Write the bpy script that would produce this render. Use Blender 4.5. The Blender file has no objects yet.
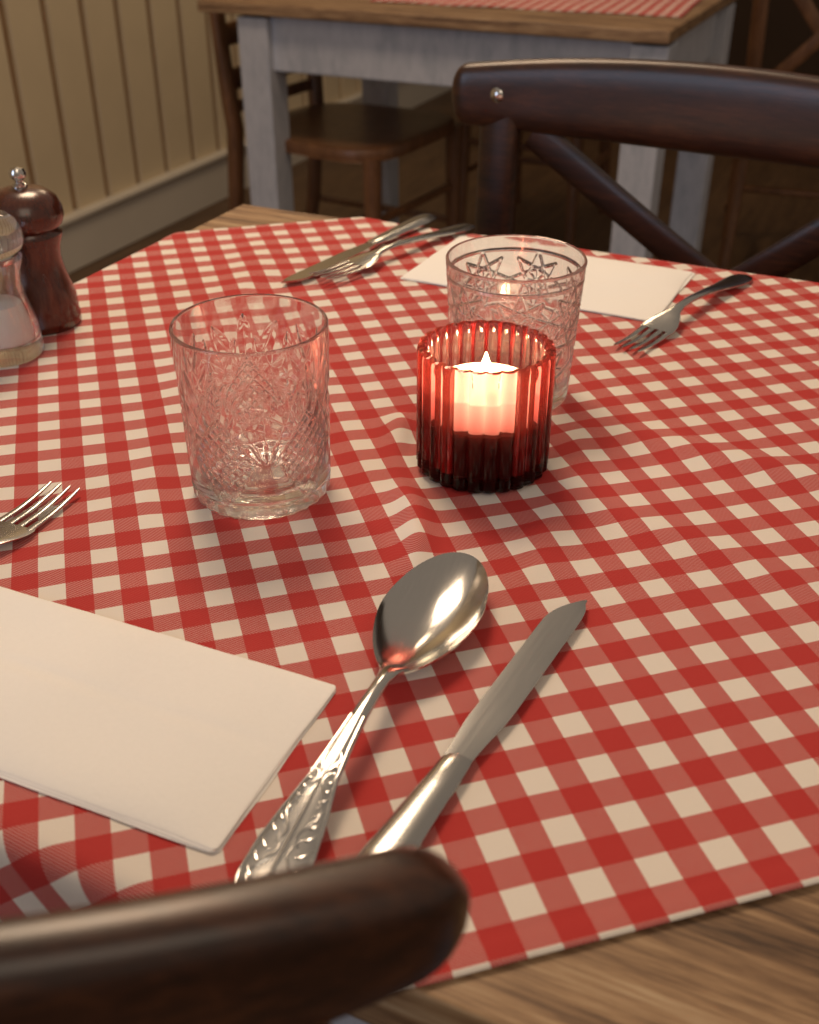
import bpy, bmesh, math, random
from mathutils import Vector, Matrix, noise
random.seed(4)
pi=math.pi
scene=bpy.context.scene
COL=bpy.context.collection
scene.view_settings.view_transform='Standard'
scene.view_settings.look='None'

# ------------------------------------------------------------------ camera
F=1100
cd=bpy.data.cameras.new('camera');cam=bpy.data.objects.new('camera',cd);COL.objects.link(cam)
cd.sensor_fit='VERTICAL';cd.sensor_height=24;cd.lens=24*F/1024;cd.clip_start=.01
cam.location=(0,0,1.07);cam.rotation_euler=(pi/2-math.radians(32),0,math.radians(24.5))
cd.dof.use_dof=True;cd.dof.focus_distance=.60;cd.dof.aperture_fstop=7.0
scene.camera=cam

# ------------------------------------------------------------------ node helpers
def newmat(name):
    m=bpy.data.materials.new(name);m.use_nodes=True
    nt=m.node_tree;b=nt.nodes['Principled BSDF'];return m,nt,b
def L(nt,a,b): nt.links.new(a,b)
def math_n(nt,op,a,b=None,c=None):
    n=nt.nodes.new('ShaderNodeMath');n.operation=op
    for i,v in enumerate((a,b,c)):
        if v is None: continue
        if isinstance(v,(int,float)): n.inputs[i].default_value=v
        else: L(nt,v,n.inputs[i])
    return n.outputs[0]
def mixc(nt,f,a,b):
    n=nt.nodes.new('ShaderNodeMix');n.data_type='RGBA'
    for s,v in ((n.inputs[0],f),(n.inputs[6],a),(n.inputs[7],b)):
        if isinstance(v,(int,float)): s.default_value=v
        elif isinstance(v,tuple): s.default_value=(*v,1)
        else: L(nt,v,s)
    return n.outputs[2]
def tex_noise(nt,vec,scale,detail=4,rough=.6):
    n=nt.nodes.new('ShaderNodeTexNoise');n.inputs['Scale'].default_value=scale
    n.inputs['Detail'].default_value=detail;n.inputs['Roughness'].default_value=rough
    if vec is not None: L(nt,vec,n.inputs['Vector'])
    return n.outputs['Fac']
def ramp(nt,f,stops):
    n=nt.nodes.new('ShaderNodeValToRGB');e=n.color_ramp.elements
    while len(e)<len(stops): e.new(.5)
    for i,(p,c) in enumerate(stops): e[i].position=p;e[i].color=(*c,1)
    L(nt,f,n.inputs[0]);return n.outputs[0]
def mapping(nt,scale,rot=(0,0,0),coord='Object'):
    tc=nt.nodes.new('ShaderNodeTexCoord');mp=nt.nodes.new('ShaderNodeMapping')
    mp.inputs['Scale'].default_value=scale;mp.inputs['Rotation'].default_value=rot
    L(nt,tc.outputs[coord],mp.inputs[0]);return mp.outputs[0]
def bump(nt,b,h,strength=.3,dist=.001):
    n=nt.nodes.new('ShaderNodeBump');n.inputs['Strength'].default_value=strength
    n.inputs['Distance'].default_value=dist;L(nt,h,n.inputs['Height']);L(nt,n.outputs[0],b.inputs['Normal'])
def plain(name,col,rough=.5,metal=0,nscale=40,var=.12,coat=0,bs=.1):
    m,nt,b=newmat(name);v=mapping(nt,(1,1,1));f=tex_noise(nt,v,nscale)
    d=tuple(c*(1-var) for c in col);l=tuple(min(1,c*(1+var)) for c in col)
    L(nt,mixc(nt,f,d,l),b.inputs['Base Color'])
    b.inputs['Roughness'].default_value=rough;b.inputs['Metallic'].default_value=metal
    b.inputs['Coat Weight'].default_value=coat;b.inputs['Coat Roughness'].default_value=.15
    bump(nt,b,f,bs,.0005);return m
def wood(name,cols,stretch,scale=12,rough=.5,coat=0,bs=.3):
    m,nt,b=newmat(name);v=mapping(nt,stretch)
    w=tex_noise(nt,v,scale,8,.65);w2=tex_noise(nt,v,scale*4,6,.7)
    f=math_n(nt,'ADD',math_n(nt,'MULTIPLY',w,.65),math_n(nt,'MULTIPLY',w2,.35))
    n=len(cols);L(nt,ramp(nt,f,[(.34+.32*i/(n-1),c) for i,c in enumerate(cols)]),b.inputs['Base Color'])
    b.inputs['Roughness'].default_value=rough;b.inputs['Coat Weight'].default_value=coat;b.inputs['Coat Roughness'].default_value=.22
    bump(nt,b,f,bs,.001);return m

CHK=.0130
def gingham(name):
    m,nt,b=newmat(name)
    tc=nt.nodes.new('ShaderNodeTexCoord');sp=nt.nodes.new('ShaderNodeSeparateXYZ');L(nt,tc.outputs['UV'],sp.inputs[0])
    U,V=sp.outputs[0],sp.outputs[1]
    def st(x,ph):
        fr=math_n(nt,'FRACT',math_n(nt,'ADD',math_n(nt,'DIVIDE',x,2*CHK),ph))
        return math_n(nt,'GREATER_THAN',fr,.5)
    su,sv=st(U,10.1),st(V,10.3)
    s=math_n(nt,'ADD',su,sv)
    per=.0016
    tw=math_n(nt,'SINE',math_n(nt,'MULTIPLY',math_n(nt,'ADD',U,math_n(nt,'MULTIPLY',V,1.0)),2*pi/per))
    tw=math_n(nt,'MULTIPLY_ADD',tw,.5,.5)
    gn=tex_noise(nt,tc.outputs['UV'],900,2,.5)
    white=(.88,.81,.73);red=(.51,.009,.008)
    mid=mixc(nt,math_n(nt,'MULTIPLY_ADD',math_n(nt,'MULTIPLY',tw,tw),.42,.02),red,white)
    c=mixc(nt,math_n(nt,'MULTIPLY',s,1.0),white,mid)
    c=mixc(nt,math_n(nt,'GREATER_THAN',s,1.5),c,mixc(nt,math_n(nt,'MULTIPLY',tw,.05),red,white))
    c=mixc(nt,math_n(nt,'MULTIPLY',gn,.06),c,(.35,.20,.17))
    L(nt,c,b.inputs['Base Color']);b.inputs['Roughness'].default_value=.85
    wv=math_n(nt,'MULTIPLY',math_n(nt,'SINE',math_n(nt,'MULTIPLY',U,2*pi/.0010)),math_n(nt,'SINE',math_n(nt,'MULTIPLY',V,2*pi/.0010)))
    bump(nt,b,math_n(nt,'ADD',wv,math_n(nt,'MULTIPLY',tw,1.0)),.5,.0002)
    return m
M_cloth=gingham('gingham_cotton')
M_top=wood('weathered_oak',[(.06,.030,.014),(.18,.10,.05),(.34,.21,.11),(.46,.33,.20)],(.6,9,9),9,.55,0,.5)
M_dark=wood('dark_walnut_lacquer',[(.012,.0035,.0015),(.034,.010,.004),(.075,.024,.008)],(1,8,8),10,.38,.3,.1)
M_brown=wood('brown_beech',[(.09,.036,.014),(.15,.065,.027),(.21,.095,.04)],(6,6,1),8,.42,.2,.1)
M_paint=wood('worn_white_paint',[(.36,.39,.45),(.47,.49,.55),(.53,.55,.61)],(3,3,1),6,.6,0,.2)
M_floor=wood('oak_floorboards',[(.045,.022,.010),(.10,.055,.025),(.14,.08,.04)],(8,.6,1),5,.5,.1,.2)
M_wall=plain('cream_wall_paint',(.66,.54,.36),.75,0,8,.08)
M_groove=plain('groove_brown',(.28,.12,.04),.8)
M_skirt=plain('skirting_white_paint',(.60,.55,.47),.5,0,6,.06)
M_wallb=plain('brown_plaster',(.05,.028,.016),.9,0,5,.2)
M_napkin=plain('paper_napkin',(.95,.93,.90),.9,0,500,.03,0,.35)
M_pepper=wood('pepper_mill_wood',[(.035,.007,.004),(.07,.015,.007),(.10,.027,.011)],(6,6,1),20,.25,.7,.05)
def metal(name,col,r):
    m,nt,b=newmat(name);b.inputs['Metallic'].default_value=1
    v=mapping(nt,(30,1,10));f=tex_noise(nt,v,30,5,.6)
    L(nt,mixc(nt,f,tuple(c*.9 for c in col),col),b.inputs['Base Color'])
    L(nt,math_n(nt,'MULTIPLY_ADD',f,.08,r-.04),b.inputs['Roughness']);return m
M_steel=metal('stainless_steel',(.58,.57,.55),.19)
M_steelb=metal('polished_steel',(.66,.65,.63),.16)
def glass(name,col=(1,1,1),rough=0.0,ior=1.48,tmix=.17):
    m,nt,b=newmat(name);b.inputs['Transmission Weight'].default_value=1
    b.inputs['Base Color'].default_value=(*col,1);b.inputs['Roughness'].default_value=rough;b.inputs['IOR'].default_value=ior
    tr=nt.nodes.new('ShaderNodeBsdfTransparent');mx=nt.nodes.new('ShaderNodeMixShader');mx.inputs[0].default_value=tmix
    L(nt,b.outputs[0],mx.inputs[1]);L(nt,tr.outputs[0],mx.inputs[2]);L(nt,mx.outputs[0],nt.nodes['Material Output'].inputs[0])
    return m
M_glass=glass('clear_pressed_glass',(1,.975,.965),tmix=.13)
M_acryl=glass('clear_acrylic',(.99,.985,.985),.01,1.47,.15)
M_salt=plain('salt_grains',(.95,.94,.93),.9,0,900,.1)

def red_glass():
    m,nt,b=newmat('red_glass')
    b.inputs['Base Color'].default_value=(1,.93,.93,1)
    b.inputs['Transmission Weight'].default_value=1;b.inputs['Roughness'].default_value=.09;b.inputs['IOR'].default_value=1.45
    tr=nt.nodes.new('ShaderNodeBsdfTranslucent');tr.inputs[0].default_value=(1,.40,.28,1)
    mx=nt.nodes.new('ShaderNodeMixShader');mx.inputs[0].default_value=.11
    L(nt,b.outputs[0],mx.inputs[1]);L(nt,tr.outputs[0],mx.inputs[2])
    va=nt.nodes.new('ShaderNodeVolumeAbsorption');va.inputs['Color'].default_value=(.62,.0,.04,1);va.inputs['Density'].default_value=235
    out=nt.nodes['Material Output'];L(nt,mx.outputs[0],out.inputs[0]);L(nt,va.outputs[0],out.inputs['Volume']);return m
M_red=red_glass()
M_wax=plain('dark_red_wax',(.03,.002,.003),.5,0,60,.2)
mf,nt,b=newmat('candle_flame');b.inputs['Emission Color'].default_value=(1,.68,.36,1);b.inputs['Emission Strength'].default_value=45;b.inputs['Base Color'].default_value=(1,.7,.3,1)
M_flame=mf
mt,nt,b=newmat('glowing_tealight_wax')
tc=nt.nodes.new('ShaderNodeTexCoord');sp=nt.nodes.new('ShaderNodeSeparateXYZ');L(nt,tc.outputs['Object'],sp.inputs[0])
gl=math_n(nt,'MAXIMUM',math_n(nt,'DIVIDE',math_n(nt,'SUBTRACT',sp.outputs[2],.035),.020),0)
L(nt,math_n(nt,'MULTIPLY_ADD',gl,4.2,.9),b.inputs['Emission Strength'])  # emission stands in for flame light scattered in the wax, stronger upward
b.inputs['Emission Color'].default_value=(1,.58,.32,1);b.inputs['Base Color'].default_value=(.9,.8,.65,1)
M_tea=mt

# ------------------------------------------------------------------ geometry helpers
class Geo:
    def __init__(s): s.v=[];s.f=[]
    def add(s,vs,fs):
        o=len(s.v);s.v+= [tuple(x) for x in vs];s.f+=[tuple(i+o for i in f) for f in fs];return s
    def sweep(s,path,sizes,side=None,n=12,p=2.5,cap=True):
        """path: points; sizes: (half along side, half along normal)"""
        path=[Vector(q) for q in path];side=Vector(side or (1,0,0));vs=[];N=len(path)
        for i,q in enumerate(path):
            t=(path[min(i+1,N-1)]-path[max(i-1,0)]).normalized()
            sd=(side-t*side.dot(t)).normalized();nm=t.cross(sd)
            a,bb=sizes[i] if isinstance(sizes,list) else sizes
            for k in range(n):
                th=2*pi*(k+.5)/n;c,sn=math.cos(th),math.sin(th)
                x=math.copysign(abs(c)**(2/p),c)*a;y=math.copysign(abs(sn)**(2/p),sn)*bb
                vs.append(q+sd*x+nm*y)
        fs=[]
        for i in range(N-1):
            for k in range(n):
                k2=(k+1)%n;fs.append((i*n+k,i*n+k2,(i+1)*n+k2,(i+1)*n+k))
        if cap: fs.append(tuple(range(n-1,-1,-1)));fs.append(tuple((N-1)*n+k for k in range(n)))
        return s.add(vs,fs)
    def lathe(s,prof,seg=48,fn=None,c=(0,0,0)):
        vs=[];fs=[];n=len(prof)
        for i,(r,z) in enumerate(prof):
            for k in range(seg):
                th=2*pi*k/seg
                rr=r if fn is None else fn(i,r,z,th)
                vs.append((c[0]+rr*math.cos(th),c[1]+rr*math.sin(th),c[2]+z))
        for i in range(n-1):
            for k in range(seg):
                k2=(k+1)%seg;fs.append((i*seg+k,i*seg+k2,(i+1)*seg+k2,(i+1)*seg+k))
        fs.append(tuple(range(seg-1,-1,-1)))
        fs.append(tuple((n-1)*seg+k for k in range(seg)))
        return s.add(vs,fs)
    def box(s,c,d,rot=0):
        x,y,z=(q/2 for q in d);vs=[]
        for i in (-1,1):
            for j in (-1,1):
                for k in (-1,1):
                    px,py=i*x,j*y;vs.append((c[0]+px*math.cos(rot)-py*math.sin(rot),c[1]+px*math.sin(rot)+py*math.cos(rot),c[2]+k*z))
        return s.add(vs,[(0,1,3,2),(4,6,7,5),(0,4,5,1),(2,3,7,6),(0,2,6,4),(1,5,7,3)])
def obj(name,geo,mat,parent=None,loc=(0,0,0),rot=(0,0,0),smooth=True,bevel=0):
    m=bpy.data.meshes.new(name);m.from_pydata(geo.v,[],geo.f);m.update()
    bm=bmesh.new();bm.from_mesh(m)
    bmesh.ops.recalc_face_normals(bm,faces=bm.faces);bm.to_mesh(m);bm.free()
    m.materials.append(mat)
    o=bpy.data.objects.new(name,m);COL.objects.link(o);o.location=loc;o.rotation_euler=rot
    if smooth:
        m.shade_smooth()
        if hasattr(m,'set_sharp_from_angle'): m.set_sharp_from_angle(angle=math.radians(38))
    if bevel:
        b=o.modifiers.new('bevel','BEVEL');b.width=bevel;b.segments=3;b.limit_method='ANGLE'
    if parent: o.parent=parent
    return o
def empty(name,loc=(0,0,0),rz=0):
    o=bpy.data.objects.new(name,None);COL.objects.link(o);o.location=loc;o.rotation_euler=(0,0,rz);o.empty_display_size=.05;return o
def lerp(a,b,t): return a+(b-a)*t
def sst(x): x=max(0,min(1,x));return x*x*(3-2*x)

# ------------------------------------------------------------------ room
obj('floor',Geo().box((0,1.5,-.02),(7,8,.04)),M_floor,smooth=False)
WX=-2.11
g=Geo();g.box((WX-.06,1.5,1.3),(.06,8,2.6));obj('wall_left',g,M_groove,smooth=False)
g=Geo();y=-2.4
while y<5.4:
    g.box((WX-.022,y+.06,1.35),(.02,.122,2.5));y+=.146
pan=obj('trim_1',g,M_wall,smooth=False,bevel=.004)
g=Geo();g.box((WX-.005,1.5,.07),(.03,8,.14));g.box((WX,1.5,.145),(.045,8,.014));obj('baseboard_left',g,M_skirt,smooth=False,bevel=.004)
g=Geo();g.box((0,5.5,1.3),(7,.08,2.6));obj('wall_back',g,M_wallb,smooth=False)

# ------------------------------------------------------------------ main table
A0,A1,B0,B1,ZT=-.604,.13,.200,.925,.75
tb=empty('dining_table',((A0+A1)/2,(B0+B1)/2,0))
W,D=A1-A0,B1-B0
g=Geo();n=6
for i in range(n):
    pw=D/n;g.box((0,-D/2+pw*(i+.5),ZT-.0150),(W,pw-.0012,.030))
obj('tabletop',g,M_top,tb,smooth=False,bevel=.002)
g=Geo()
for sx in (-1,1):
    for sy in (-1,1): g.box((sx*(W/2-.034),sy*(D/2-.034),.36),(.056,.056,.72))
for s in (-1,1):
    g.box((0,s*(D/2-.04),.675),(W-.12,.022,.088));g.box((s*(W/2-.04),0,.675),(.022,D-.12,.088))
obj('frame_and_legs',g,M_paint,tb,smooth=False,bevel=.004)

GA=(-.2975,.4525);GB=(-.2118,.6226);CH=(-.1950,.5305)
circles=[(*GA,.043),(*GB,.044),(*CH,.042),(-.573,.595,.03),(-.561,.540,.03)]
SP=((-.1525,.2035),(-.1615,.4195));KN=((-.1235,.200),(-.1035,.420));FK=((-.3895,.207),(-.3965,.403))
K2=((-.410,.950),(-.445,.733));S2=((-.367,.944),(-.4235,.748));F2=((-.1098,.913),(-.160,.722))
caps=[(*SP,.014),(*KN,.011),(*FK,.014),(*K2,.011),(*S2,.014),(*F2,.013)]
rects=[(-.278,.270,.099,.052,.02),(-.26,.849,.109,.062,0)]
def dist_obj(x,y):
    d=1
    for cx,cy,r in circles: d=min(d,math.hypot(x-cx,y-cy)-r)
    for p,q,r in caps:
        px,py=p;qx,qy=q;dx,dy=qx-px,qy-py;t=max(0,min(1,((x-px)*dx+(y-py)*dy)/(dx*dx+dy*dy)))
        d=min(d,math.hypot(x-px-t*dx,y-py-t*dy)-r)
    for cx,cy,hx,hy,a in rects:
        lx=(x-cx)*math.cos(a)+(y-cy)*math.sin(a);ly=-(x-cx)*math.sin(a)+(y-cy)*math.cos(a)
        d=min(d,math.hypot(max(abs(lx)-hx,0),max(abs(ly)-hy,0)))
    return d
ridges=[((-.262,.56),(-.185,.42),.0065,.009),((-.34,.60),(-.22,.45),.0012,.012),((-.12,.60),(.14,.585),.0034,.015),
        ((-.12,.51),(.06,.47),.0016,.012),((-.45,.62),(-.34,.40),.0016,.016),
        ((-.52,.82),(-.40,.55),.0016,.02),((-.155,.60),(-.13,.44),.002,.012)]
def wr(x,y):
    h=.0022*max(0,noise.noise(Vector((x*4.0,y*4.0,3.1)))+.25)+.0006*max(0,noise.noise(Vector((x*18,y*18,7.)))+.3)
    for p,q,a,w in ridges:
        px,py=p;qx,qy=q;dx,dy=qx-px,qy-py;t=((x-px)*dx+(y-py)*dy)/(dx*dx+dy*dy)
        tt=max(0,min(1,t));d=math.hypot(x-px-tt*dx,y-py-tt*dy);e=sst(min(t+.25,1.25-t)/.4)
        h+=a*e*math.exp(-(d/w)**2)
    return h*sst(dist_obj(x,y)/.024)
ux,uy=.760,.649
U0,U1,V0,V1=-.22,.58,.211,1.012
NU=300;vs=[];uvs=[]
for i in range(NU+1):
    for j in range(NU+1):
        u=lerp(U0,U1,i/NU);v=lerp(V0,V1,j/NU)
        x=u*ux-v*uy;y=u*uy+v*ux
        cx=min(max(x,A0),A1);cy=min(max(y,B0),B1);d=math.hypot(x-cx,y-cy)
        hem=.0007 if min(u-U0,U1-u,v-V0,V1-v)<.009 else 0
        z=ZT+.0008+hem
        if d<1e-9:
            z+=wr(x,y);px,py=x,y
        else:
            nx,ny=(x-cx)/d,(y-cy)/d;r=.010;ph=min(d/r,pi/2)
            al=y if abs(nx)>abs(ny) else x
            e=max(0,d-r*pi/2)
            out=r*math.sin(ph)+e*(.12+.10*math.sin(al*42+1))
            z+=wr(cx,cy)*max(0,1-d/.03)-r*(1-math.cos(ph))-e*.97
            px,py=cx+nx*out,cy+ny*out
        vs.append((px,py,z));uvs.append((u,v))
fs=[(i*(NU+1)+j,(i+1)*(NU+1)+j,(i+1)*(NU+1)+j+1,i*(NU+1)+j+1) for i in range(NU) for j in range(NU)]
m=bpy.data.meshes.new('tablecloth');m.from_pydata(vs,[],fs);uvl=m.uv_layers.new(name='UVMap')
for lp in m.loops: uvl.data[lp.index].uv=uvs[lp.vertex_index]
m.shade_smooth();m.materials.append(M_cloth)
cl=bpy.data.objects.new('tablecloth',m);COL.objects.link(cl)
s=cl.modifiers.new('thick','SOLIDIFY');s.thickness=.0007;s.offset=0
ZS=ZT+.0014

# ------------------------------------------------------------------ cut glass tumblers
def tri(x): x=x-math.floor(x);return abs(x-.5)*2
def groove(d,w): return max(0,1-d/w)
def patA(th,t,H,R):
    n=5;s=(th/(2*pi)*n)%1-.5;x=s*2*pi*R/n;z=t*H;d=0
    if t<.10:
        return .7*abs(math.sin(th*14))
    if t>.93: return 0
    zc=.036;hz=.026;hw=.0170*(1-abs((z-zc)/hz)**1.5) if abs(z-zc)<hz else -1
    if hw>0 and abs(x)<hw:
        p=.0066;a=tri((x+z)/p);b=tri((x-z)/p);d=max(d,max(0,(a-.65)/.35),max(0,(b-.65)/.35))
    elif hw>0: d=max(d,groove(abs(abs(x)-hw),.0018))
    for (ox,oz,rr) in ((0,.046,.044),(math.copysign(pi*R/n,x),.034,.046)):
        dx,dz=x-ox,z-oz;r=math.hypot(dx,dz)
        if .003<r<rr and dz>-.004 and (hw<=0 or abs(x)>=hw):
            a=math.atan2(dx,dz);k=a/(pi/7);kk=k-round(k)
            if abs(round(k))<=3:
                ww=.36*math.sin(pi*(r-.003)/(rr-.003))
                d=max(d,.9*max(0,1-abs(kk)/max(ww,.03)))
    if abs(z-.0115)<.0012: d=max(d,.6)
    return d
def patB(th,t,H,R):
    # hobstar bands: eight-pointed stars built from crossing straight cuts
    n=7;P=2*pi*R/n;z=t*H;d=0
    if t>.95 or t<.06: return 0
    for row,(oz,sh) in enumerate(((.066,0),(.030,.5))):
        s=((th/(2*pi)*n)+sh)%1-.5;x=s*P;dz=z-oz;r=math.hypot(x,dz);Rs=P*.50
        if r<Rs*1.02:
            a=math.atan2(x,dz)
            for kx in range(8):
                nd=abs(x*math.cos(kx*pi/4+pi/8)+dz*math.sin(kx*pi/4+pi/8)-Rs*math.cos(3*pi/8))
                d=max(d,groove(nd,.0010))
            kk=a/(pi/4);kk-=round(kk)
            if r<Rs*.36: d=max(d,.8*max(0,1-abs(kk)*r*(pi/4)/.0008))
    for zz in (.048,.0855,.0115): d=max(d,.8*groove(abs(z-zz),.0010))
    return d
def tumbler(name,loc,H,Rt,Rb,pat,depth,rot=0,base=.010):
    NZ=140;seg=420;prof=[];kinds=[]
    prof+= [(0.0005,.0015),(Rb*.75,.0012),(Rb*.86,.0)];kinds+=[0,0,0]
    for i in range(NZ+1):
        t=i/NZ;z=.0012+t*(H-.0025);r=lerp(Rb,Rt,t)
        if t<.04: r-=.0025*(1-t/.04)**2
        prof.append((r,z));kinds.append(1)
    th=.0020
    prof+=[(Rt-.0005,H-.0003),(Rt-th*.5,H),(Rt-th*.9,H-.0004)];kinds+=[0,0,0]
    for i in range(31):
        t=1-i/30;z=base+t*(H-.002-base);r=lerp(Rb,Rt,t)-lerp(.0036,th*.98,t)
        if t<.12: r-= .010*(1-t/.12)**2
        prof.append((r,z));kinds.append(0)
    prof+=[(Rb*.4,base-.0008),(.0005,base-.001)];kinds+=[0,0]
    def fn(i,r,z,thh):
        if kinds[i]==1: return r-depth*pat(thh,(z-.0012)/(H-.0025),H,Rt)
        return r
    g=Geo().lathe(prof,seg,fn)
    o=obj(name,g,M_glass,None,loc,(0,0,rot));o.data.shade_smooth();return o
tumbler('cut_glass_tumbler',(*GA,ZS),.1005,.0410,.0385,patA,.0010,.35,.012)
tumbler('cut_glass_tumbler.001',(*GB,ZS),.0945,.0433,.0375,patB,.0010,.2,.009)

# ------------------------------------------------------------------ candle holder
ch=empty('tealight_candle_holder',(*CH,ZS))
R=.0378;NR=26;prof=[(.0004,.0006),(R*.6,.0004),(R*.9,0),(R-.001,.001)];k=[0,0,.3,.7]
for i in range(40): prof.append((R+.0008,.0025+i/39*.0695));k.append(1)
prof+=[(R+.0002,.0745),(R-.002,.0752),(R-.0038,.0742)];k+=[.9,.6,.5]
for i in range(20): prof.append((R-.0045,.072-i/19*.063));k.append(.45)
prof+=[(R*.8,.0065),(.0004,.006)];k+=[0,0]
def fl(i,r,z,th): return r-.0030*k[i]*(1-abs(math.sin(th*NR/2))**.7)
g=Geo().lathe(prof,NR*16,fl);o=obj('ribbed_glass',g,M_red,ch);o.data.shade_smooth()
g=Geo().lathe([(.0004,.0066),(.0295,.0068),(.0315,.0095),(.0317,.0345),(.0305,.0352),(.02,.035),(.0004,.035)],64)
obj('wax',g,M_wax,ch)
fx,fy=.0010,-.0026
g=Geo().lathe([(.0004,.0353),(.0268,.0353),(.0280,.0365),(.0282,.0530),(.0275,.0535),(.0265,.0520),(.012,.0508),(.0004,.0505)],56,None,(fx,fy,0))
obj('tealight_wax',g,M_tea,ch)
g=Geo().sweep([(fx,fy,.050),(fx+.0005,fy,.054),(fx+.001,fy,.0565)],(.0007,.0007));obj('wick',g,plain('charred_wick',(.02,.015,.01),.9),ch)
g=Geo().lathe([(.0003,.0545),(.0022,.0555),(.0034,.058),(.0036,.061),(.0027,.065),(.0013,.069),(.0003,.072)],20,None,(fx,fy,0));obj('flame',g,M_flame,ch)
pl=bpy.data.lights.new('candle_light','POINT');pl.energy=.15;pl.color=(1,.64,.36);pl.shadow_soft_size=.004
po=bpy.data.objects.new('candle_light',pl);COL.objects.link(po);po.parent=ch;po.location=(fx-.010,fy+.006,.063)

# ------------------------------------------------------------------ mills
body=[(.0005,0),(.0255,0),(.027,.002),(.0272,.008),(.0262,.011),(.0266,.014),(.0262,.022),(.0235,.032),(.0208,.043),(.0198,.052),(.0208,.060),(.0232,.066),(.0236,.069),(.0215,.071)]
cap=[(.0210,.0725),(.0250,.076),(.0268,.081),(.0264,.087),(.0235,.094),(.0170,.0995),(.009,.102),(.0005,.1025)]
g=Geo().lathe(body+cap,56)
pm=empty('pepper_mill',(-.573,.595,ZS));obj('turned_body',g,M_pepper,pm)
knob=[(.0005,.102),(.0055,.102),(.0055,.104),(.003,.1055),(.0032,.107),(.0055,.109),(.006,.112),(.0045,.115),(.0005,.1163)]
obj('metal_knob',Geo().lathe(knob,32),M_steelb,pm)
sm=empty('salt_mill',(-.561,.5390,ZS))
inn=[(.0180,.071),(.0172,.060),(.0160,.052),(.0170,.043),(.0195,.032),(.0220,.022),(.0220,.012),(.0005,.011)]
obj('acrylic_body',Geo().lathe(body+inn,56),M_acryl,sm)
obj('salt',Geo().lathe([(.0005,.0115),(.0212,.0125),(.0212,.021),(.0188,.031),(.0168,.038),(.0005,.040)],40),M_salt,sm)
obj('grinder_collar',Geo().lathe([(.0005,.0712),(.0212,.0712),(.0216,.0722),(.0212,.0730),(.0005,.0731)],40),M_steelb,sm)
obj('grinder_shaft',Geo().lathe([(.0005,.0405),(.003,.0405),(.003,.071),(.0005,.0711)],16),M_steelb,sm)
capA=[(.0005,.0733),(.0212,.0733)]+cap[1:]
obj('acrylic_cap',Geo().lathe(capA,56),M_acryl,sm)
obj('metal_knob',Geo().lathe(knob,32),M_steelb,sm)

# ------------------------------------------------------------------ cutlery (local +y towards tip)
def place(o,p,q,z=ZS):
    o.location=(p[0],p[1],z);o.rotation_euler=(0,0,math.atan2(q[1]-p[1],q[0]-p[0])-pi/2)
def bowl(g,yc,hl,hw,zr0,zr1,depth,th=.0011):
    NR,NS=22,64;vs=[]
    for side in (0,1):
        for r in range(NR+1):
            rho=r/NR
            for s in range(NS):
                ph=2*pi*s/NS;cy=math.cos(ph);y=hl*cy*rho
                w=hw*math.sin(ph)*(1 if cy>=0 else (1-.25*abs(cy)**1.3))
                x=w*rho
                zr=lerp(zr0,zr1,(y/hl+1)/2)
                rimcurve=-.0012*math.sin(ph)**2*rho**2
                z=zr-depth*(1-rho**2)**.85+rimcurve-(th if side else 0)
                vs.append((x,yc+y,z))
    fs=[];o=(NR+1)*NS
    for side in (0,1):
        b=side*o
        for r in range(NR):
            for s in range(NS):
                s2=(s+1)%NS;f=(b+r*NS+s,b+(r+1)*NS+s,b+(r+1)*NS+s2,b+r*NS+s2);fs.append(f if not side else f[::-1])
    for s in range(NS):
        s2=(s+1)%NS;fs.append((NR*NS+s,o+NR*NS+s,o+NR*NS+s2,NR*NS+s2))
    g.add(vs,fs)
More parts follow.
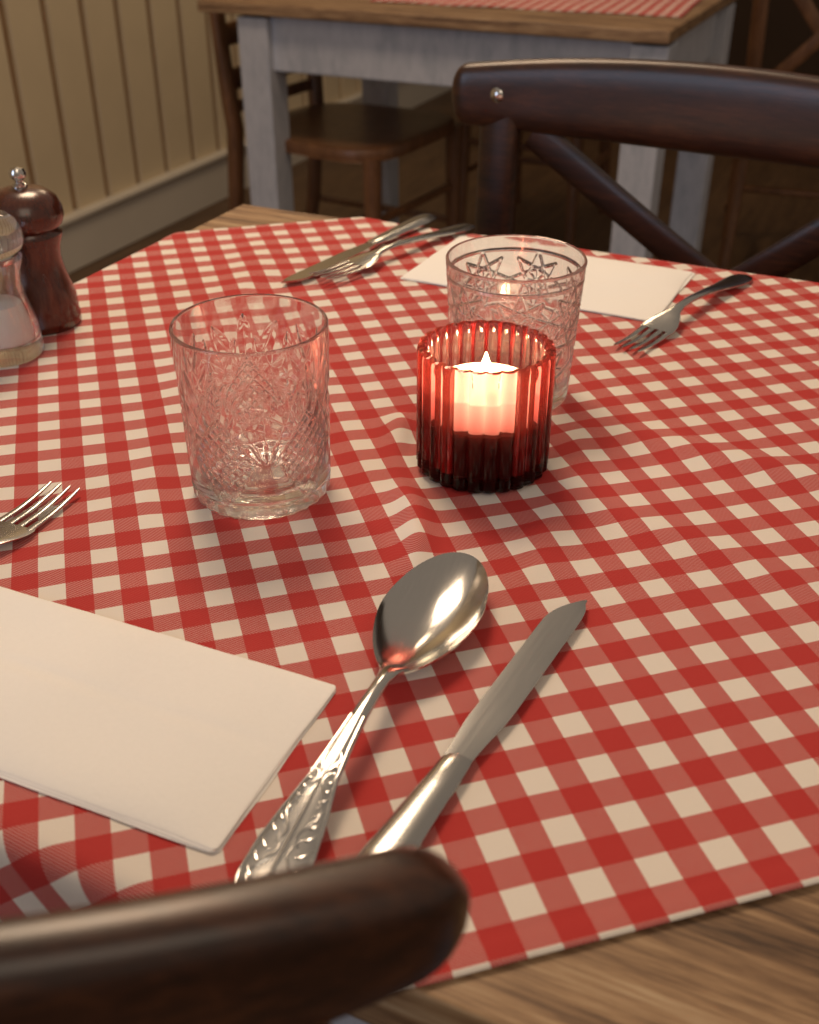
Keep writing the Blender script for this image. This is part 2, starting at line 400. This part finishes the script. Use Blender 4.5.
def spoon(name,p,q,L=.212,ornate=True,hl=.0470,hw=.0236,zr=(.0118,.0142),dep=.0112,ws=1.14):
    g=Geo();yc=L-hl
    bowl(g,yc,hl,hw,zr[0],zr[1],dep)
    ys=[0,.002,.006,.014,.028,.045,.062,.08,.10,.115,.125,.133,.140]
    hwid=[.003*ws,.0068*ws,.0098*ws,.0112*ws,.0108*ws,.0085*ws,.0064,.0048,.0036,.0032,.0034,.0045,.0070]
    zz=[.0020,.0020,.0022,.0028,.0048,.0078,.0106,.0126,.0140,.0142,.0138,.0129,zr[0]-.001]
    tt=[.0008,.0012,.0013,.0013,.0014,.0015,.0017,.0019,.0022,.0024,.0022,.0015,.0007]
    sc=(yc-hl+.006)/.140
    g.sweep([(0,y*sc,z) for y,z in zip(ys,zz)],[(a,b) for a,b in zip(hwid,tt)],(1,0,0),16,2.2)
    def at(y):
        y/=sc
        for i in range(len(ys)-1):
            if ys[i]<=y<=ys[i+1]:
                t=(y-ys[i])/(ys[i+1]-ys[i]);return lerp(hwid[i],hwid[i+1],t),lerp(zz[i],zz[i+1],t)+lerp(tt[i],tt[i+1],t)
        return .003,.016
    def surf(x,y,e=.0):
        w,z=at(max(y,.0005));k=min(1,abs(x)/w);tk=.0014*(1-(1-k**2.2)**(1/2.2));return (x,y,z-tk+e)
    if ornate:
        for sg in (-1,1):
            pa=[surf(sg*(at(.004+i/43*.085)[0]-.0011),.004+i/43*.085) for i in range(44)]
            g.sweep(pa,(.0005,.0005),(1,0,0),8,2)
            for c,(y0,ln_,amp) in enumerate(((.006,.024,.0036),(.026,.020,.0030),(.043,.016,.0021),(.056,.013,.0014))):
                pa=[];si=[]
                for i in range(26):
                    t=i/25;ww=at(y0+t*ln_)[0]
                    x=sg*(ww*.42+amp*math.sin(2*pi*t+ (c%2)*pi)*.8)
                    pa.append(surf(x,y0+t*ln_,.0001));si.append((.00028+.0004*math.sin(pi*t),.0003+.0003*math.sin(pi*t)))
                g.sweep(pa,si,(1,0,0),8,2)
                for t0 in (.2,.45,.7):
                    ww=at(y0+t0*ln_)[0];x0=sg*(ww*.42);pa=[]
                    for i in range(8):
                        t=i/7;pa.append(surf(x0+sg*(ww*.38)*t,y0+t0*ln_+ln_*.20*t*t,.0001))
                    g.sweep(pa,[(.0006*math.sin(pi*min(.95,max(.08,i/7))),.0005*math.sin(pi*min(.95,max(.08,i/7)))) for i in range(8)],(0,1,0),8,2)
        pa=[surf(0,.003+i/20*.072,.0001) for i in range(21)];g.sweep(pa,[(.0011-.0008*i/20,.0004) for i in range(21)],(1,0,0),8,2)
    o=obj(name,g,M_steelb);place(o,p,q)
    o.data.shade_smooth();return o
def knife(name,p,q,L=.222):
    g=Geo();ys=[0,.002,.008,.02,.04,.06,.08,.094,.100]
    w=[.004,.0078,.0100,.0102,.0092,.0080,.0070,.0064,.0058];t=[.0010,.0022,.0030,.0034,.0034,.0031,.0028,.0026,.0012]
    g.sweep([(0,y,.0036) for y in ys],[(a,b) for a,b in zip(w,t)],(1,0,0),18,2.3)
    N=44;vs=[];y0=.097
    for i in range(N+1):
        s=i/N;y=y0+s*(L-y0)
        right=.0056+.0028*sst(s*3.2);left=-.0056-.0018*sst(s*5)
        if s>.80:
            k=(s-.80)/.20;left=lerp(left,right*.55,k**2.0)
            right=right*math.sqrt(max(0,1-(k**4)*.95)) if k<1 else right*.55
            if k>.999: right=left+.0006
        tm=lerp(.0013,.0008,s)
        z=.0036
        vs+=[(left,y,z-tm),(left,y,z+tm),(lerp(left,right,.35),y,z+tm*.95),(right,y,z+.00015),(right,y,z-.00015),(lerp(left,right,.35),y,z-tm*.95)]
    fs=[]
    for i in range(N):
        for k in range(6):
            k2=(k+1)%6;fs.append((i*6+k,i*6+k2,(i+1)*6+k2,(i+1)*6+k))
    fs+=[(0,1,2,3,4,5),tuple(N*6+k for k in range(5,-1,-1))]
    g.add(vs,fs)
    o=obj(name,g,M_steel);place(o,p,q);return o
def fork(name,p,q,L=.195,wx=1.0,zs=1.0,dz=0):
    g=Geo();k=L/.195
    ys=[0,.002,.007,.016,.03,.05,.075,.10,.115,.125,.133,.141,.148,.152]
    w=[.003,.0065,.0090,.0098,.0090,.0066,.0045,.0034,.0034,.0050,.0085*wx,.0112*wx,.0121*wx,.0122*wx]
    z=[.002,.002,.0022,.0028,.0045,.0078,.0118,.0142,.0138,.0120,.0092,.0064,.0045,.0038]
    z=[.002+(q-.002)*zs for q in z]
    t=[.0008,.0012,.0013,.0014,.0015,.0017,.0020,.0021,.0018,.0014,.0011,.0010,.0010,.0009]
    g.sweep([(0,a*k,b) for a,b in zip(ys,z)],[(a,b) for a,b in zip(w,t)],(1,0,0),14,2.4)
    ze=z[-1]
    for i in range(4):
        x0=wx*(-.0122+.0244*(i+.5)/4);pa=[];si=[]
        for j in range(11):
            s=j/10;y=(.150+s*.045)*k;zz=ze-(ze-.0016)*math.sin(pi*min(s*1.3,1)*.5)+.0045*max(0,s-.35)**1.5
            pa.append((x0*(1-.06*s),y,zz));si.append((lerp(.0021*wx,.0011,s) if j<10 else .0005,lerp(.0010,.0007,s)))
        g.sweep(pa,si,(1,0,0),10,2.6)
    o=obj(name,g,M_steel);place(o,p,q)
    if dz: # tines lifted where they rest on the knife blade
        o.rotation_euler=(math.asin(dz/L),0,o.rotation_euler[2])
    return o
spoon('table_spoon',*SP,.2165)
knife('table_knife',*KN)
fork('table_fork',*FK,.197,1.12,.5)
knife('table_knife.001',*K2,.218)
fork('table_fork.002',*S2,.203,1.1,.5,.0042)
fork('table_fork.001',*F2,.198,1.1,.8)

# ------------------------------------------------------------------ napkins
def napkin(name,cx,cy,hx,hy,rot,layers=4,seed=1):
    g=Geo();NX,NY=90,50;h=.00042
    rnd=random.Random(seed)
    for l in range(layers):
        sx=hx-rnd.uniform(0,.0022);sy=hy-rnd.uniform(0,.0018);z0=l*h
        vs=[]
        for s in (0,1):
            for i in range(NX+1):
                for j in range(NY+1):
                    u=math.sin((i/NX*2-1)*pi/2);v=math.sin((j/NY*2-1)*pi/2)
                    cxr=.0025;x=u*sx;y=v*sy
                    ex=max(0,abs(x)-(sx-cxr));ey=max(0,abs(y)-(sy-cxr));q=math.hypot(ex,ey)
                    if q>cxr: x-=math.copysign(ex*(1-cxr/q),x);y-=math.copysign(ey*(1-cxr/q),y)
                    puff=.0030*l/layers*(1-abs(v)**6)*(1-abs(u)**8)*(1+1.3*noise.noise(Vector((x*15,y*15,.1+seed))))
                    puff*=1-.30*math.exp(-((y-.004)/.0022)**2)
                    dd=min(sx-abs(x),sy-abs(y));th=h*.92*min(1,.35+.65*math.sqrt(max(0,dd)/.0012))
                    x+=.0012*noise.noise(Vector((y*26,l*.5,seed)));y+=.0012*noise.noise(Vector((x*18,l*.5,seed+5)))
                    vs.append((x,y,z0+puff+(th if s else 0)))
        n=(NX+1)*(NY+1);fs=[]
        for i in range(NX):
            for j in range(NY):
                a=i*(NY+1)+j;f=(a,a+1,a+NY+2,a+NY+1);fs.append(f);fs.append(tuple(q+n for q in f[::-1]))
        for i in range(NX):
            for j in (0,NY):
                a=i*(NY+1)+j;f=(a,a+NY+1,a+NY+1+n,a+n);fs.append(f)
        for j in range(NY):
            for i in (0,NX):
                a=i*(NY+1)+j;f=(a,a+1,a+1+n,a+n);fs.append(f)
        g.add(vs,fs)
    o=obj(name,g,M_napkin,None,(cx,cy,ZS),(0,0,rot));return o
napkin('paper_napkin',-.2755,.2680,.0975,.0508,.02)
napkin('paper_napkin.001',-.2600,.848,.108,.061,-.03,4,2)

# ------------------------------------------------------------------ cross-back chairs
def chair(name,loc,rz,half,mat,sag=.05,railz=.835,railh=.037,seatd=.40,cross=True,seatmat=None,taper=.26,rt=.0125,pw=.019,screws=True,slz=(.50,.50),slx=.022):
    e=empty(name,(*loc,0),rz)
    g=Geo();pa=[];si=[];N=60
    for i in range(N+1):
        t=-math.cos(pi*i/N);x=t*half;y=-sag*(1-t*t);pa.append((x,y,railz+.006*(1-t*t)))
        hh=railh*(1-taper*t*t);e1=(1-abs(t))*half;er=.016
        cap=math.sqrt(max(0,1-max(0,1-e1/er)**2)) if e1<er else 1
        si.append((max(.002,hh*max(.12,cap)),max(.0015,rt*max(.15,cap))))
    g.sweep(pa,si,(0,0,1),24,3.2);obj('top_rail',g,mat,e)
    px=half-.052
    yp=-sag*(1-(px/half)**2)
    g=Geo()
    for s in (-1,1):
        g.sweep([(s*px,yp,railz-railh*.4),(s*px,yp+.004,.70),(s*(px-.005),yp+.012,.55),(s*(px-.012),yp+.02,.45),(s*(px-.012),yp,.22),(s*(px-.008),yp-.04,0)],
                [(pw,.0105),(pw,.014),(pw,.016),(.02,.018),(.018,.017),(.015,.014)],(1,0,0),14,3)
        g.sweep([(s*(px+.01),seatd-.03,.44),(s*(px+.012),seatd-.028,.2),(s*(px+.015),seatd-.02,0)],[(.02,.02),(.017,.017),(.013,.013)],(1,0,0),14,3)
        g.sweep([(s*(px),yp+.0,.20),(s*(px+.008),seatd-.03,.20)],(.009,.012),(0,0,1),10,2.5)
    g.sweep([(-px,seatd*.45,.20),(px,seatd*.45,.20)],(.009,.012),(0,0,1),10,2.5)
    g.sweep([(-px,seatd-.03,.29),(px,seatd-.03,.29)],(.010,.010),(0,0,1),10,2.5)
    obj('posts_and_legs',g,mat,e)
    if cross:
        g=Geo()
        for q,s in enumerate((-1,1)):
            pts=[];N=18
            for i in range(N+1):
                t=i/N;x=s*(lerp(-px+slx,px-.03,t));z=lerp(railz-railh*.8,slz[q],t)-.012*math.sin(pi*t);y=-sag*(1-(x/half)**2)*lerp(1,.3,t)+.003*s+.012*t
                pts.append((x,y,z))
            g.sweep(pts,(.0165,.0045),(0,0,1),12,3)
        obj('cross_slats',g,mat,e)
    else:
        g=Geo()
        for z in (.56,.66):
            pts=[(lerp(-px,px,i/12),-sag*(1-(lerp(-px,px,i/12)/half)**2)+.01,z) for i in range(13)]
            g.sweep(pts,(.025,.008),(0,0,1),12,3)
        obj('back_slats',g,mat,e)
    g=Geo();g.sweep([(lerp(-px,px,i/10),yp+.012,.50) for i in range(11)],(.014,.009),(0,0,1),12,3);obj('lower_rail',g,mat,e)
    g=Geo();NS=64;rings=8;vs=[]
    def outl(th):
        c,s=math.cos(th),math.sin(th);p=4.0
        r=1/(abs(c)**p+abs(s)**p)**(1/p);x=r*c;y=r*s
        hw=(half-.015)*(1+.08*y);return x*hw,y
    y0,y1=yp+.022,seatd
    for (zo,k) in ((.430,1.0),(.432,.99),(.448,1.0),(.456,.985),(.4575,.95),(.455,.8),(.452,.5),(.451,.05)):
        for i in range(NS):
            x,y=outl(2*pi*i/NS);vs.append((x*k,(y0+y1)/2+y*k*(y1-y0)/2,zo))
    fs=[(r*NS+i,r*NS+(i+1)%NS,(r+1)*NS+(i+1)%NS,(r+1)*NS+i) for r in range(rings-1) for i in range(NS)]
    fs+=[tuple(range(NS-1,-1,-1)),tuple((rings-1)*NS+i for i in range(NS))]
    g.add(vs,fs);obj('seat',g,seatmat or mat,e)
    if screws:
        g=Geo()
        for s in (-1,1):
            for d in (-1,1):
                c=Vector((s*px,yp,railz+.004));pr=[(0,.0075),(.0015,.0075),(.003,.006),(.004,.0005)]
                g.sweep([c+Vector((0,d*(rt-.001+a),0)) for a,_ in pr],[(b,b) for _,b in pr],(1,0,0),18,2)
        obj('rail_screws',g,M_steelb,e)
    return e
chair('dining_chair',(-.2400,.0780),.46,.20,M_dark,.045,.850,.032,.33,taper=.50,rt=.0105,screws=False)
chair('dining_chair.001',(-.188,1.085),pi-.09,.270,M_dark,.030,.833,.041,.36,taper=.3,pw=.022,slz=(.60,.50),slx=.034)
chair('dining_chair.002',(-1.50,2.47),-pi/2-.1,.235,M_brown,.02,.83,.03,.44,False)
chair('dining_chair.003',(-.28,3.05),.1,.21,M_brown,.02,.83,.03,.42,True)
chair('dining_chair.004',(-1.05,3.45),pi,.21,M_brown,.02,.83,.03,.42,False)
chair('dining_chair.005',(.32,3.6),pi*.8,.21,M_brown,.02,.83,.03,.42,False)

# ------------------------------------------------------------------ background table
t2=empty('dining_table.001',(-.980,2.52,0));W,D=1.03,.70
g=Geo()
for i in range(5): g.box((0,-D/2+D/5*(i+.5),.738),(W,D/5-.002,.024))
obj('tabletop',g,M_top,t2,smooth=False,bevel=.004)
g=Geo();xl,xr=-W/2+.125,W/2-.04
for sx in (xl,xr):
    for sy in (-1,1): g.box((sx,sy*(D/2-.055),.36),(.075,.075,.72))
for s in (-1,1): g.box(((xl+xr)/2,s*(D/2-.05),.668),(xr-xl-.07,.025,.115))
for sx in (xl,xr): g.box((sx,0,.668),(.025,D-.19,.115))
obj('frame_and_legs',g,M_paint,t2,smooth=False,bevel=.004)
g=Geo();N=50;vs=[];uv=[]
a=math.radians(4)
for i in range(N+1):
    for j in range(N+1):
        u=-.33+.66*i/N;v=-.26+.52*j/N;x=u*math.cos(a)-v*math.sin(a);y=u*math.sin(a)+v*math.cos(a)
        vs.append((x,y,.0015+.002*max(0,noise.noise(Vector((x*9,y*9,0)))+.3)));uv.append((u,v))
m=bpy.data.meshes.new('tablecloth_b');m.from_pydata(vs,[],[(i*(N+1)+j,(i+1)*(N+1)+j,(i+1)*(N+1)+j+1,i*(N+1)+j+1) for i in range(N) for j in range(N)])
ul=m.uv_layers.new(name='UVMap')
for lp in m.loops: ul.data[lp.index].uv=uv[lp.vertex_index]
m.shade_smooth();m.materials.append(M_cloth)
o=bpy.data.objects.new('tablecloth.001',m);COL.objects.link(o);o.location=(-.83,2.575,.75)
s=o.modifiers.new('thick','SOLIDIFY');s.thickness=.0008;s.offset=0

# ------------------------------------------------------------------ lights
def area(name,loc,tgt,size,e,col):
    l=bpy.data.lights.new(name,'AREA');l.size=size;l.energy=e;l.color=col
    o=bpy.data.objects.new(name,l);COL.objects.link(o);o.location=loc
    o.rotation_euler=(Vector(tgt)-Vector(loc)).to_track_quat('-Z','Y').to_euler();return o
area('ceiling_lamp_light',(-.9,1.3,2.3),(-.25,.5,.75),.6,21,(1,.735,.50))
area('room_light',(.9,-.9,2.3),(-.2,.6,.75),1.3,8,(1,.82,.63))
area('window_light',(-1.3,-1.4,1.3),(-.3,.3,.7),1.0,9.5,(.60,.74,1))
area('wall_lamp_light',(-1.3,3.0,2.4),(-2.1,2.8,.8),.4,9.5,(1,.74,.46))
w=bpy.data.worlds.new('world');scene.world=w;w.use_nodes=True
bg=w.node_tree.nodes['Background'];bg.inputs[0].default_value=(1,.81,.64,1);bg.inputs[1].default_value=.26
